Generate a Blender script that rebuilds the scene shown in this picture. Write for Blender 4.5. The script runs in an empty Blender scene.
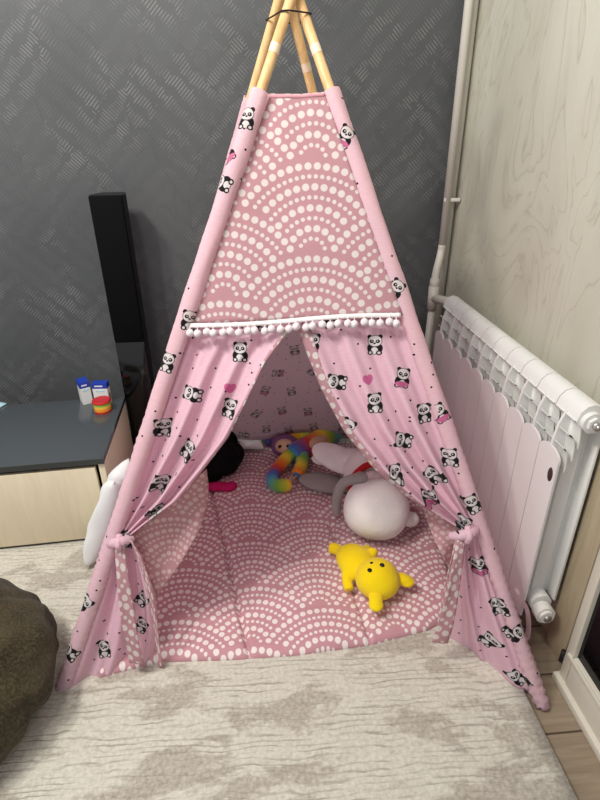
import bpy, bmesh, math, random
from mathutils import Vector, Matrix, Euler, noise
random.seed(7)
SC = bpy.context.scene
COL = SC.collection
PI = math.pi

# ------------------------------------------------------------------ camera
cam_d = bpy.data.cameras.new('camera')
cam = bpy.data.objects.new('camera', cam_d); COL.objects.link(cam)
cam_d.sensor_fit = 'VERTICAL'; cam_d.sensor_height = 24.0; cam_d.lens = 24.0 * 520 / 800
cam_d.clip_start = 0.02
rt, dn, fw = Vector((.99624747, -.08556863, -.0129992)), Vector((-.05012872, -.4480307, -.89261167)), Vector((.07055552, .88991376, -.4506389))
m = Matrix((rt, -dn, -fw)).transposed().to_4x4(); m.translation = (0, 0, 1.15)
cam.matrix_world = m
SC.camera = cam

# ------------------------------------------------------------------ world, lamps, exposure
W = bpy.data.worlds.new('room_ambient'); SC.world = W; W.use_nodes = True
W.node_tree.nodes['Background'].inputs[0].default_value = (.95, .95, 1.0, 1)
W.node_tree.nodes['Background'].inputs[1].default_value = .60
for i, (lx, ly, lz, le) in enumerate([(-1.05, .56, 2.3, 55), (-.90, .28, 2.3, 50), (-.48, .46, 2.3, 19), (-.36, .22, 2.3, 19)]):   # bulbs of the ceiling lamp, above the frame
    ld = bpy.data.lights.new('ceiling_bulb', 'POINT'); ld.energy = le; ld.shadow_soft_size = .08; ld.color = (1, .965, .90)
    lo = bpy.data.objects.new('ceiling_bulb', ld); lo.location = (lx, ly, lz); COL.objects.link(lo)
vs = SC.view_settings
vs.view_transform = 'Standard'; vs.look = 'None'; vs.gamma = 1; vs.use_curve_mapping = False; vs.exposure = 0.18


# ------------------------------------------------------------------ material helpers
def lin(r, g, b):
    f = lambda c: (c / 255 / 12.92) if c / 255 <= .04045 else ((c / 255 + .055) / 1.055) ** 2.4
    return (f(r), f(g), f(b), 1)


class NT:
    def __init__(s, tree): s.t = tree; s.L = tree.links
    def n(s, typ, **kw):
        nd = s.t.nodes.new(typ)
        for k, v in kw.items(): setattr(nd, k, v)
        return nd
    def put(s, sock, v):
        if v is None: return
        if isinstance(v, bpy.types.NodeSocket): s.L.new(v, sock)
        else: sock.default_value = v
    def m(s, op, a, b=None, c=None):
        nd = s.n('ShaderNodeMath', operation=op)
        s.put(nd.inputs[0], a); s.put(nd.inputs[1], b); s.put(nd.inputs[2], c)
        return nd.outputs[0]
    def v(s, op, a, b=None, c=None):
        nd = s.n('ShaderNodeVectorMath', operation=op)
        s.put(nd.inputs[0], a); s.put(nd.inputs[1], b); s.put(nd.inputs[2], c)
        return nd.outputs['Value'] if op in ('LENGTH', 'DISTANCE', 'DOT_PRODUCT') else nd.outputs[0]
    def mix(s, f, a, b):
        nd = s.n('ShaderNodeMix', data_type='RGBA')
        s.put(nd.inputs[0], f); s.put(nd.inputs[6], a); s.put(nd.inputs[7], b)
        return nd.outputs[2]
    def mixv(s, f, a, b):
        nd = s.n('ShaderNodeMix', data_type='VECTOR')
        s.put(nd.inputs[0], f); s.put(nd.inputs[4], a); s.put(nd.inputs[5], b)
        return nd.outputs[1]
    def sep(s, a):
        nd = s.n('ShaderNodeSeparateXYZ'); s.put(nd.inputs[0], a); return nd.outputs
    def comb(s, x=0, y=0, z=0):
        nd = s.n('ShaderNodeCombineXYZ'); s.put(nd.inputs[0], x); s.put(nd.inputs[1], y); s.put(nd.inputs[2], z); return nd.outputs[0]
    def ramp(s, f, lo, hi, a=0.0, b=1.0):
        nd = s.n('ShaderNodeMapRange'); s.put(nd.inputs[0], f)
        for i, x in enumerate((lo, hi, a, b)): nd.inputs[i + 1].default_value = x
        return nd.outputs[0]
    def noise(s, vec, scale, detail=2, rough=.5, dist=0, out=0):
        nd = s.n('ShaderNodeTexNoise'); s.put(nd.inputs['Vector'], vec)
        nd.inputs['Scale'].default_value = scale; nd.inputs['Detail'].default_value = detail
        nd.inputs['Roughness'].default_value = rough; nd.inputs['Distortion'].default_value = dist
        return nd.outputs[out]
    def voro(s, vec, scale):
        nd = s.n('ShaderNodeTexVoronoi', voronoi_dimensions='2D'); s.put(nd.inputs['Vector'], vec); nd.inputs['Scale'].default_value = scale
        return nd.outputs
    def bump(s, h, strength=.3, dist=.002):
        nd = s.n('ShaderNodeBump'); s.put(nd.inputs['Height'], h)
        nd.inputs['Strength'].default_value = strength; nd.inputs['Distance'].default_value = dist
        return nd.outputs[0]
    def uv(s): return s.n('ShaderNodeUVMap').outputs[0]
    def obj(s): return s.n('ShaderNodeTexCoord').outputs['Object']
    def pos(s): return s.n('ShaderNodeNewGeometry').outputs['Position']


def new_mat(name):
    mt = bpy.data.materials.new(name); mt.use_nodes = True
    mt.node_tree.nodes.clear()
    return mt, NT(mt.node_tree)


def finish(nt, color, rough=.6, normal=None, spec=.5, metal=0, trans=0, sheen=0, coat=0, tcolor=None):
    p = nt.n('ShaderNodeBsdfPrincipled'); o = nt.n('ShaderNodeOutputMaterial')
    nt.put(p.inputs['Base Color'], color); nt.put(p.inputs['Roughness'], rough)
    nt.put(p.inputs['Specular IOR Level'], spec); nt.put(p.inputs['Metallic'], metal)
    p.inputs['Sheen Weight'].default_value = sheen; p.inputs['Coat Weight'].default_value = coat
    if normal is not None: nt.put(p.inputs['Normal'], normal)
    out = p.outputs[0]
    if trans:
        t = nt.n('ShaderNodeBsdfTranslucent'); nt.put(t.inputs[0], color if tcolor is None else tcolor)
        mx = nt.n('ShaderNodeMixShader'); mx.inputs[0].default_value = trans
        nt.L.new(out, mx.inputs[1]); nt.L.new(t.outputs[0], mx.inputs[2]); out = mx.outputs[0]
    nt.L.new(out, o.inputs[0])


def plain(name, rgb, rough=.5, spec=.5, bump=0, bscale=300, vary=0, vscale=20, **kw):
    mt, nt = new_mat(name)
    c = lin(*rgb); nrm = None
    if vary:
        f = nt.noise(nt.obj(), vscale, 3)
        c = nt.mix(nt.ramp(f, .3, .7), tuple(x * (1 - vary) for x in c[:3]) + (1,), tuple(min(1, x * (1 + vary)) for x in c[:3]) + (1,))
    if bump: nrm = nt.bump(nt.noise(nt.obj(), bscale, 2), bump, .003)
    finish(nt, c, rough, nrm, spec, **kw)
    return mt


# ---- print of the rose cloth: overlapping fans of dotted rings
def dots_group():
    g = bpy.data.node_groups.new('dotted_fans', 'ShaderNodeTree')
    g.interface.new_socket('Vector', in_out='INPUT', socket_type='NodeSocketVector')
    g.interface.new_socket('Mask', in_out='OUTPUT', socket_type='NodeSocketFloat')
    t = NT(g); gi = t.n('NodeGroupInput'); go = t.n('NodeGroupOutput')
    x, y, _ = t.sep(gi.outputs[0])
    R = .236; H = R / 2; dr = .0262
    j0 = t.m('FLOOR', t.m('DIVIDE', y, H))
    def cand(j):
        par = t.m('MODULO', t.m('ABSOLUTE', j), 2.0)
        xs = t.m('DIVIDE', t.m('SUBTRACT', x, t.m('MULTIPLY', par, R)), 2 * R)
        dx = t.m('MULTIPLY', t.m('SUBTRACT', xs, t.m('ROUND', xs)), 2 * R)
        dy = t.m('SUBTRACT', y, t.m('MULTIPLY', j, H))
        return dx, dy, t.m('SQRT', t.m('ADD', t.m('MULTIPLY', dx, dx), t.m('MULTIPLY', dy, dy)))
    a = cand(t.m('SUBTRACT', j0, 1.0)); b = cand(j0)
    def ring_dots(cn):
        dx, dy, r = cn
        k = t.m('MAXIMUM', t.m('ROUND', t.m('DIVIDE', t.m('SUBTRACT', r, .008), dr)), 0.0)
        rr = t.m('ADD', t.m('MULTIPLY', k, dr), .008)
        big = t.m('LESS_THAN', t.m('MODULO', k, 2.0), .5)
        spacing = t.m('ADD', .0168, t.m('MULTIPLY', big, .0075))
        n = t.m('MAXIMUM', t.m('ROUND', t.m('DIVIDE', t.m('MULTIPLY', rr, 2 * PI), spacing)), 1.0)
        th = t.m('ADD', t.m('MULTIPLY', t.m('ARCTAN2', dy, dx), t.m('DIVIDE', n, 2 * PI)), 100.0)
        off = t.m('MULTIPLY', t.m('SUBTRACT', t.m('FRACT', th), .5), t.m('DIVIDE', t.m('MULTIPLY', r, 2 * PI), n))
        d = t.m('SQRT', t.m('ADD', t.m('MULTIPLY', off, off), t.m('POWER', t.m('SUBTRACT', r, rr), 2.0)))
        e = t.m('SUBTRACT', t.m('ADD', .0056, t.m('MULTIPLY', big, .0038)), d)
        keep = t.m('MULTIPLY', t.m('LESS_THAN', rr, R - .004), t.m('GREATER_THAN', k, .5))
        thc = t.m('DIVIDE', t.m('ADD', t.m('FLOOR', th), -99.5), t.m('DIVIDE', n, 2 * PI))
        return t.ramp(e, -.0006, .0006), keep, t.m('MULTIPLY', rr, t.m('COSINE', thc)), t.m('MULTIPLY', rr, t.m('SINE', thc))
    ma, ka, _, _ = ring_dots(a)
    mb, kb, cx, cy = ring_dots(b)
    ax = t.m('ADD', cx, t.m('SUBTRACT', a[0], b[0])); ay = t.m('ADD', cy, t.m('SUBTRACT', a[1], b[1]))
    da = t.m('SQRT', t.m('ADD', t.m('MULTIPLY', ax, ax), t.m('MULTIPLY', ay, ay)))
    mb = t.m('MULTIPLY', t.m('MULTIPLY', mb, kb), t.m('GREATER_THAN', da, R + .0005))
    t.L.new(t.m('MAXIMUM', t.m('MULTIPLY', ma, ka), mb), go.inputs[0])
    return g


DOTS = dots_group()


def rose_cloth(name, base=(212, 166, 173), dot=(240, 233, 229), trans=.42, shift=(0, 0, 0), rot=0, k=1.27):
    mt, nt = new_mat(name)
    mp = nt.n('ShaderNodeMapping'); nt.L.new(nt.uv(), mp.inputs[0]); mp.inputs[1].default_value = shift; mp.inputs[2].default_value = (0, 0, rot); mp.inputs[3].default_value = (k, k, 1)
    g = nt.n('ShaderNodeGroup'); g.node_tree = DOTS; nt.L.new(mp.outputs[0], g.inputs[0])
    c = nt.mix(g.outputs[0], lin(*base), lin(*dot))
    w = nt.noise(nt.uv(), 900, 1)
    finish(nt, c, .85, nt.bump(w, .15, .001), .2, trans=trans, sheen=.1)
    return mt


# ---- print of the pink cloth: little pandas, hearts, black and white specks
def panda_group():
    g = bpy.data.node_groups.new('panda_print', 'ShaderNodeTree')
    for nm in ('Vector', ): g.interface.new_socket(nm, in_out='INPUT', socket_type='NodeSocketVector')
    g.interface.new_socket('Base', in_out='INPUT', socket_type='NodeSocketColor')
    g.interface.new_socket('Color', in_out='OUTPUT', socket_type='NodeSocketColor')
    t = NT(g); gi = t.n('NodeGroupInput'); go = t.n('NodeGroupOutput')
    x, y, ty = t.sep(gi.outputs[0])
    p = t.comb(t.m('ABSOLUTE', x), y, 0.0)
    BLK, WHT, PNK = lin(34, 31, 36), lin(240, 236, 236), lin(218, 120, 166)
    c = gi.outputs[1]
    def ell(c, cx, cy, rx, ry, col, gate=None):
        d = t.v('LENGTH', t.v('MULTIPLY_ADD', p, (1 / rx, 1 / ry, 0), (-cx / rx, -cy / ry, 0)))
        mk = t.ramp(d, 1.06, .94)
        if gate is not None: mk = t.m('MULTIPLY', mk, gate)
        return t.mix(mk, c, col)
    sk = t.m('MULTIPLY', t.m('GREATER_THAN', ty, 1.5), t.m('LESS_THAN', ty, 2.5))
    c = ell(c, .25, -.16, .13, .2, BLK); c = ell(c, 0, -.2, .27, .27, BLK)
    c = ell(c, 0, -.27, .17, .17, WHT)
    c = ell(c, .22, -.38, .14, .12, BLK); c = ell(c, .22, -.38, .07, .065, WHT)
    c = ell(c, .06, -.30, .28, .13, PNK, sk)
    c = ell(c, .25, .41, .115, .11, BLK)
    c = ell(c, 0, .2, .345, .29, BLK); c = ell(c, 0, .2, .315, .262, WHT)
    c = ell(c, .14, .185, .10, .09, BLK); c = ell(c, .125, .2, .03, .03, WHT)
    c = ell(c, 0, .09, .06, .04, BLK)
    # heart
    hx, hy = t.m('MULTIPLY', x, 2.6), t.m('ADD', t.m('MULTIPLY', y, 2.6), .1)
    q = t.m('SUBTRACT', t.m('ADD', t.m('MULTIPLY', hx, hx), t.m('MULTIPLY', hy, hy)), 1.0)
    hv = t.m('SUBTRACT', t.m('MULTIPLY', q, t.m('MULTIPLY', q, q)), t.m('MULTIPLY', t.m('MULTIPLY', hx, hx), t.m('MULTIPLY', hy, t.m('MULTIPLY', hy, hy))))
    hc = t.mix(t.m('LESS_THAN', hv, 0.0), gi.outputs[1], lin(226, 128, 178))
    c = t.mix(t.m('GREATER_THAN', ty, 2.5), c, hc)
    t.L.new(c, go.inputs[0])
    return g


PANDA = panda_group()


def panda_cloth(name, prints, base=(241, 209, 221), size=.043, fade=0, trans=.45, rough=.85):
    mt, nt = new_mat(name)
    uv = nt.uv()
    slub = nt.noise(nt.v('MULTIPLY', uv, (60, 700, 1)), 1, 2)
    bc = nt.mix(nt.ramp(slub, .35, .75), lin(*base), lin(*[min(255, k + 12) for k in base]))
    def speck(off, scale, rad, keep, col, bc):
        o = nt.voro(nt.v('ADD', uv, off), scale)
        h = nt.sep(o['Color'])[0]
        mk = nt.m('MULTIPLY', nt.m('LESS_THAN', o['Distance'], rad), nt.m('LESS_THAN', h, keep))
        return nt.mix(mk, bc, col)
    bc = speck((0, 0, 0), 62, .085, .75, lin(246, 222, 234), bc)
    bc = speck((3.3, 1.7, 0), 26, .058, .62, lin(40, 34, 44), bc)
    acc = nt.comb(9.0, 9.0, 0.0)
    for (a, b, r, ty) in prints:
        s = size * (.62 if ty == 3 else 1)
        mp = nt.n('ShaderNodeMapping', vector_type='TEXTURE'); nt.L.new(uv, mp.inputs[0])
        mp.inputs[1].default_value = (a, b, -ty); mp.inputs[2].default_value = (0, 0, math.radians(r)); mp.inputs[3].default_value = (s, s, 1)
        d = nt.v('LENGTH', nt.v('MULTIPLY', mp.outputs[0], (1, 1, 0)))
        acc = nt.mixv(nt.m('LESS_THAN', d, .62), acc, mp.outputs[0])
    g = nt.n('ShaderNodeGroup'); g.node_tree = PANDA
    nt.L.new(acc, g.inputs[0]); nt.L.new(bc, g.inputs[1])
    c = g.outputs[0]
    if fade: c = nt.mix(fade, c, lin(*base))
    finish(nt, c, rough, nt.bump(slub, .12, .001), .2, trans=trans, sheen=.1)
    return mt


PANDAS = [
(0.447,1.255,-8,0), (0.404,1.192,30,2), (0.396,1.133,60,0), (0.272,0.767,-18,0), (0.319,0.698,75,0),
(0.425,0.789,-2,0), (0.4,0.666,-15,0), (0.253,0.622,-5,0), (0.305,0.572,-30,0), (0.243,0.496,-25,0),
(0.234,0.429,-50,0), (0.163,0.365,-20,0), (0.183,0.208,-40,0), (0.09,0.086,8,0), (0.026,0.101,50,0),
(0.065,0.222,-60,0), (0.322,0.855,-10,0), (0.473,0.858,20,0), (0.174,0.135,-30,0),
(0.645,1.225,-30,2), (0.753,0.92,-35,0), (0.853,0.661,35,2), (0.93,0.463,30,0),
(0.879,0.563,10,0), (0.714,0.805,0,0), (0.634,0.726,80,0), (0.774,0.735,-10,2),
(0.716,0.681,5,0), (0.823,0.658,8,0), (0.78,0.599,75,0), (0.764,0.523,12,0), (0.849,0.52,50,0),
(0.839,0.473,10,2), (0.91,0.413,-25,0), (0.58,0.809,-10,2), (0.654,0.628,-35,0), (0.953,0.316,20,2),
(0.999,0.224,25,0), (1.034,0.168,-50,0), (0.997,0.117,-30,0), (1.055,0.047,60,0), (0.618,0.862,10,0),
(0.402,0.710,-10,3), (0.7,0.730,10,3)]
BACKP = []
for i in range(7):
    for j in range(6):
        BACKP.append((.30 + i * .095 + (j % 2) * .05 + random.uniform(-.018, .018), .15 + j * .1 + random.uniform(-.02, .02), random.choice([-20, 0, 10, 80, -40]), random.choice([0, 0, 0, 2])))
M_PANDA = panda_cloth('pink_panda_cotton', PANDAS)
M_PANDA_BACK = panda_cloth('pink_panda_cotton_reverse', BACKP, base=(248, 230, 236), fade=.35, size=.042, trans=.74)
M_ROSE = rose_cloth('rose_dotted_cotton', shift=(-.50, .030, 0))
M_ROSE_TIE = rose_cloth('rose_dotted_ribbon', shift=(.1, .02, 0))
M_ROSE_PALE = rose_cloth('rose_dotted_cotton_reverse', base=(216, 172, 176), dot=(236, 216, 214), trans=.5, shift=(.05, 0, 0), k=1.7)
M_ROSE_MAT = rose_cloth('rose_dotted_mat_cotton', base=(196, 146, 153), dot=(236, 224, 220), trans=0, shift=(.08, .05, 0))


def wood_mat(name, a, b, scale, rough=.5, axis=(1, 1, .06)):
    mt, nt = new_mat(name)
    f = nt.noise(nt.v('MULTIPLY', nt.obj(), axis), scale, 4, .6, .8)
    finish(nt, nt.mix(nt.ramp(f, .3, .7), lin(*a), lin(*b)), rough, nt.bump(f, .08, .001), .4)
    return mt


M_POLE = wood_mat('pine_pole', (206, 162, 104), (232, 198, 146), 60, .45)
M_CAB = wood_mat('cream_wood_laminate', (222, 208, 178), (232, 220, 192), 30, .45, (1, 1, .15))
M_CASING = wood_mat('beige_wood_casing', (176, 160, 132), (194, 180, 152), 40, .5, (1, 1, .08))
M_CABTOP = plain('dark_grey_glass_top', (76, 82, 86), .13, .5)
M_CABEDGE = plain('dark_grey_edge', (62, 64, 62), .4)
M_DARK = plain('dark_recess', (30, 28, 26), .7)
M_BLACKMATTE = plain('black_speaker_cloth', (7, 7, 8), .8, .12, bump=.2, bscale=900)
M_BLACKGLOSS = plain('black_gloss_lacquer', (10, 10, 11), .08, .5)
M_BLACKSIDE = plain('black_satin', (12, 12, 13), .4, .3)
M_RAD = plain('white_enamel', (226, 226, 222), .35, .5)
M_RADPANEL = plain('white_enamel_panel', (228, 222, 220), .38, .5)
M_PIPE = plain('painted_pipe', (208, 204, 192), .4, .5)
M_CLIP = plain('white_plastic', (224, 222, 214), .4)
M_METAL = plain('nickel', (190, 188, 184), .3, .5, metal=.8)
M_BADGE = plain('dark_maroon_badge', (62, 42, 42), .4)
M_FRAME = plain('white_door_paint', (216, 210, 194), .4)
M_RUBBER = plain('black_hinge', (22, 20, 18), .6)
M_GLASS = plain('dark_night_glass', (5, 6, 8), .06, .3)
M_WHITE = plain('white_plush', (242, 241, 236), .95, .1, bump=.6, bscale=260, vary=.04, sheen=.15)
M_GREY = plain('grey_plush', (160, 156, 152), .95, .1, bump=.6, bscale=260, sheen=.3)
M_YELLOW = plain('yellow_plush', (244, 214, 22), .95, .1, bump=.5, bscale=300, sheen=.2)
M_EYE = plain('black_eye', (12, 11, 12), .2)
M_BEIGE = plain('beige_plush', (214, 180, 150), .95, .1, bump=.5, bscale=300)
M_PURPLE = plain('mauve_plush', (130, 92, 132), .95, .1, bump=.5, bscale=300)
M_RED = plain('red_cloth', (196, 40, 44), .85, .2)
M_MAGENTA = plain('magenta_cloth', (190, 24, 96), .8, .2, vary=.15)
M_BLACKCLOTH = plain('black_cloth', (14, 13, 14), .9, .15, bump=.4, bscale=200)
M_PILLOW = plain('white_cotton', (236, 236, 234), .9, .2, bump=.2, bscale=90)
M_SHADEPILLOW = plain('shaded_white_cotton', (188, 166, 140), .9, .2)  # white pillow cotton with shadow put into its colour; unused
M_TRIM = plain('white_cotton_braid', (240, 234, 232), .9, .2, bump=.5, bscale=400)
M_POM = plain('white_pompom_wool', (240, 228, 230), .95, .1, bump=.8, bscale=500)
M_CORD = plain('black_cord', (24, 22, 22), .8)
M_TAPE = plain('clear_tape', (238, 214, 186), .3)
M_CARDW = plain('white_card', (226, 226, 224), .5)
M_CARDB = plain('blue_card', (28, 62, 168), .4)
M_CARDP = plain('printed_card_panel', (150, 134, 116), .5, vary=.5, vscale=160)
M_PAPER = plain('pale_blue_paper', (176, 214, 226), .7)
M_LIDR = plain('red_plastic', (196, 36, 34), .35)


def grey_wallpaper():
    mt, nt = new_mat('grey_textured_wallpaper')
    p = nt.pos(); x, y, z = nt.sep(p)
    warp = nt.noise(p, 2.2, 3, .55)
    wx = nt.m('ADD', x, nt.m('MULTIPLY', warp, .12)); wz = nt.m('ADD', z, nt.m('MULTIPLY', nt.noise(p, 3.1, 2), .10))
    u, v = nt.m('ADD', x, z), nt.m('SUBTRACT', x, z)
    def strokes(a, b, fa, fb):
        s = nt.m('SINE', nt.m('MULTIPLY', a, fa)); q = nt.m('SINE', nt.m('ADD', nt.m('MULTIPLY', b, fb), nt.m('MULTIPLY', nt.noise(p, 40, 1), 6.0)))
        return nt.m('MULTIPLY', nt.ramp(s, .35, .8), nt.ramp(q, -.5, .1))
    s1, s2 = strokes(u, v, 480, 80), strokes(v, u, 480, 80)
    contour = nt.m('SINE', nt.m('MULTIPLY', nt.noise(nt.v('MULTIPLY', p, (1, 1, .7)), 2.6, 3, .5, .6), 30.0))
    sel = nt.m('GREATER_THAN', contour, .05)
    h = nt.m('ADD', nt.m('MULTIPLY', sel, s1), nt.m('MULTIPLY', nt.m('SUBTRACT', 1.0, sel), s2))
    patch = nt.ramp(nt.noise(p, 7, 4, .65), .46, .64)
    edge = nt.ramp(nt.m('ABSOLUTE', contour), .22, .05)
    h = nt.m('MULTIPLY', h, nt.m('ADD', .16, nt.m('MULTIPLY', patch, 1.0)))
    base = nt.mix(nt.ramp(nt.noise(p, 3, 3), .3, .7), lin(76, 78, 80), lin(88, 90, 91))
    base = nt.mix(nt.m('MULTIPLY', edge, .18), base, lin(66, 66, 68))
    c = nt.mix(nt.m('MULTIPLY', h, .38), base, lin(158, 158, 156))
    finish(nt, c, .55, nt.bump(h, .25, .002), .35)
    return mt


def beige_wallpaper():
    mt, nt = new_mat('beige_grain_wallpaper')
    p = nt.pos()
    q = nt.v('MULTIPLY', p, (1, 1, .42))
    n1 = nt.noise(q, 3.6, 4, .5, 1.5)
    veins = nt.m('SINE', nt.m('MULTIPLY', n1, 62.0))
    thin = nt.ramp(nt.m('ABSOLUTE', nt.m('SINE', nt.m('MULTIPLY', n1, 30.0))), .26, .0)
    soft = nt.ramp(nt.noise(q, 5, 3), .3, .7)
    base = nt.mix(soft, lin(190, 187, 170), lin(204, 202, 187))
    patch = nt.ramp(nt.noise(p, 3.0, 2), .4, .65)
    c = nt.mix(nt.m('MULTIPLY', nt.ramp(veins, .2, 1), nt.m('MULTIPLY', patch, .30)), base, lin(176, 170, 150))
    c = nt.mix(nt.m('MULTIPLY', thin, .5), c, lin(168, 160, 138))
    tx = nt.noise(nt.v('MULTIPLY', p, (1, 1, .3)), 300, 2)
    c = nt.mix(nt.m('MULTIPLY', nt.ramp(tx, .5, .75), .12), c, lin(170, 165, 150))
    finish(nt, c, .6, nt.bump(nt.m('ADD', nt.m('MULTIPLY', veins, .4), tx), .12, .002), .35)
    return mt


def rug_mat():
    mt, nt = new_mat('cream_carved_pile')
    p = nt.pos(); x, y, z = nt.sep(p)
    warp = nt.noise(nt.v('MULTIPLY', p, (5, 14, 1)), 1, 4, .6)
    yy = nt.m('ADD', y, nt.m('MULTIPLY', warp, .050))
    yy = nt.m('ADD', yy, nt.m('MULTIPLY', x, .03))
    st = nt.m('SINE', nt.m('MULTIPLY', yy, 2 * PI / .0140))
    line = nt.ramp(st, .45, 1.0)
    br = nt.ramp(nt.noise(nt.v('MULTIPLY', p, (9, 40, 1)), 1, 3, .6), 0.40, .60)
    line = nt.m('MULTIPLY', line, br)
    pn = nt.noise(nt.v('MULTIPLY', p, (3.0, 6.5, 1)), 1, 5, .68, .3)
    patch = nt.ramp(pn, .50, .55)
    pile = nt.noise(p, 420, 2, .6); pile2 = nt.noise(p, 120, 2, .6)
    cream = nt.mix(nt.ramp(pile2, .3, .7), lin(198, 193, 179), lin(220, 216, 202))
    taupe = nt.mix(nt.ramp(pile2, .3, .7), lin(158, 149, 136), lin(194, 186, 172))
    c = nt.mix(nt.m('MULTIPLY', line, .7), cream, lin(150, 142, 130))
    c = nt.mix(nt.m('MULTIPLY', patch, .85), c, taupe)
    hgt = nt.m('ADD', nt.m('MULTIPLY', nt.m('SUBTRACT', 1.0, line), .8), nt.m('ADD', nt.m('MULTIPLY', pile, .8), nt.m('MULTIPLY', pile2, .6)))
    finish(nt, c, .95, nt.bump(hgt, .55, .004), .1, sheen=.2)
    return mt


def floor_mat():
    mt, nt = new_mat('grey_oak_laminate')
    p = nt.pos(); x, y, z = nt.sep(p)
    row = nt.m('FLOOR', nt.m('DIVIDE', nt.m('ADD', y, .042), .135))
    fy = nt.m('FRACT', nt.m('DIVIDE', nt.m('ADD', y, .042), .135))
    seam = nt.m('MINIMUM', fy, nt.m('SUBTRACT', 1.0, fy))
    g = nt.noise(nt.v('ADD', nt.v('MULTIPLY', p, (5, 60, 1)), nt.comb(row, row, 0)), 1, 4, .6, .4)
    c = nt.mix(nt.ramp(g, .3, .7), lin(130, 114, 95), lin(160, 145, 124))
    tone = nt.m('FRACT', nt.m('MULTIPLY', row, .377))
    c = nt.mix(nt.m('MULTIPLY', tone, .25), c, lin(140, 122, 102))
    c = nt.mix(nt.ramp(seam, .025, .008), c, lin(70, 58, 46))
    finish(nt, c, .42, None, .4)
    return mt


def rainbow_mat():
    mt, nt = new_mat('rainbow_tie_dye_plush')
    x, y, z = nt.sep(nt.uv())
    nz = nt.noise(nt.obj(), 45, 2)
    f = nt.m('FRACT', nt.m('ADD', x, nt.m('MULTIPLY', nz, .12)))
    r = nt.n('ShaderNodeValToRGB'); nt.L.new(f, r.inputs[0])
    cols = [(0, (72, 120, 200)), (.14, (84, 170, 190)), (.28, (120, 186, 70)), (.44, (236, 214, 60)), (.6, (240, 140, 40)), (.76, (214, 62, 40)), (.9, (120, 84, 150)), (1, (72, 120, 200))]
    while len(r.color_ramp.elements) < len(cols): r.color_ramp.elements.new(.5)
    for e, (q, c) in zip(r.color_ramp.elements, cols): e.position = q; e.color = lin(*c)
    finish(nt, r.outputs[0], .95, nt.bump(nt.noise(nt.obj(), 300, 2), .8, .003), .1, sheen=.3)
    return mt


def fur_mat():
    mt, nt = new_mat('olive_brown_velour')
    p = nt.obj()
    a = nt.noise(p, 11, 4, .6); b = nt.noise(nt.v('MULTIPLY', p, (1, 1, .5)), 210, 3, .7)
    c = nt.mix(nt.ramp(a, .35, .65), lin(48, 43, 31), lin(73, 65, 48))
    c = nt.mix(nt.m('MULTIPLY', nt.ramp(b, .45, .72), .45), c, lin(116, 105, 82))
    finish(nt, c, .95, nt.bump(nt.m('ADD', b, nt.m('MULTIPLY', a, 2.0)), .5, .005), .1, sheen=.08)
    return mt


def jar_mat():
    mt, nt = new_mat('rainbow_striped_plastic')
    z = nt.sep(nt.obj())[2]
    r = nt.n('ShaderNodeValToRGB'); nt.L.new(nt.ramp(z, 0, .05), r.inputs[0]); r.color_ramp.interpolation = 'CONSTANT'
    cols = [(0, (180, 40, 30)), (.16, (240, 150, 50)), (.36, (244, 196, 70)), (.55, (150, 200, 80)), (.75, (196, 206, 150)), (.9, (190, 60, 50))]
    while len(r.color_ramp.elements) < len(cols): r.color_ramp.elements.new(.5)
    for e, (q, c) in zip(r.color_ramp.elements, cols): e.position = q; e.color = lin(*c)
    finish(nt, r.outputs[0], .4)
    return mt


# ------------------------------------------------------------------ object helpers
def base_of(o):
    v = Vector((0, 0, 0))
    while o is not None: v += o.location; o = o.parent
    return v


def link_mesh(name, me, mat, parent=None, loc=(0, 0, 0), smooth=True):
    """one mesh object; coordinates of me are in world space"""
    o = bpy.data.objects.new(name, me); COL.objects.link(o)
    off = base_of(parent) if parent is not None else Vector(loc)
    me.transform(Matrix.Translation(-off))
    if parent is not None: o.parent = parent
    else: o.location = loc
    for mt in (mat if isinstance(mat, (list, tuple)) else [mat]): me.materials.append(mt)
    if smooth:
        for p in me.polygons: p.use_smooth = True
    return o


def obj(name, bm, mat, parent=None, loc=(0, 0, 0), smooth=True, sharp=None):
    bmesh.ops.recalc_face_normals(bm, faces=bm.faces)
    me = bpy.data.meshes.new(name); bm.to_mesh(me); bm.free()
    if smooth and sharp: 
        o = link_mesh(name, me, mat, parent, loc, True)
        me.set_sharp_from_angle(angle=math.radians(sharp)); return o
    return link_mesh(name, me, mat, parent, loc, smooth)


def thing(name, label, cat, loc, group=None):
    o = bpy.data.objects.new(name, None); COL.objects.link(o); o.location = loc; o.empty_display_size = .05
    return tag(o, label, cat, group)


def tag(o, label, cat, group=None):
    o['label'] = label; o['category'] = cat
    if group: o['group'] = group
    return o


def struct(o): o['kind'] = 'structure'; return o


def bx(bm, x0, x1, y0, y1, z0, z1, bev=0, seg=2):
    r = bmesh.ops.create_cube(bm, size=1)
    vs_ = r['verts']
    for v in vs_: v.co = Vector(((x0 + x1) / 2 + v.co.x * (x1 - x0), (y0 + y1) / 2 + v.co.y * (y1 - y0), (z0 + z1) / 2 + v.co.z * (z1 - z0)))
    if bev: bmesh.ops.bevel(bm, geom=list({e for v in vs_ for e in v.link_edges}), offset=bev, segments=seg, affect='EDGES', profile=.5)
    return bm


def box(name, x0, x1, y0, y1, z0, z1, mat, parent=None, bev=.002, loc=None):
    bm = bmesh.new(); bx(bm, x0, x1, y0, y1, z0, z1, bev)
    return obj(name, bm, mat, parent, loc or ((x0 + x1) / 2, (y0 + y1) / 2, z0), True, 35)


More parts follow.
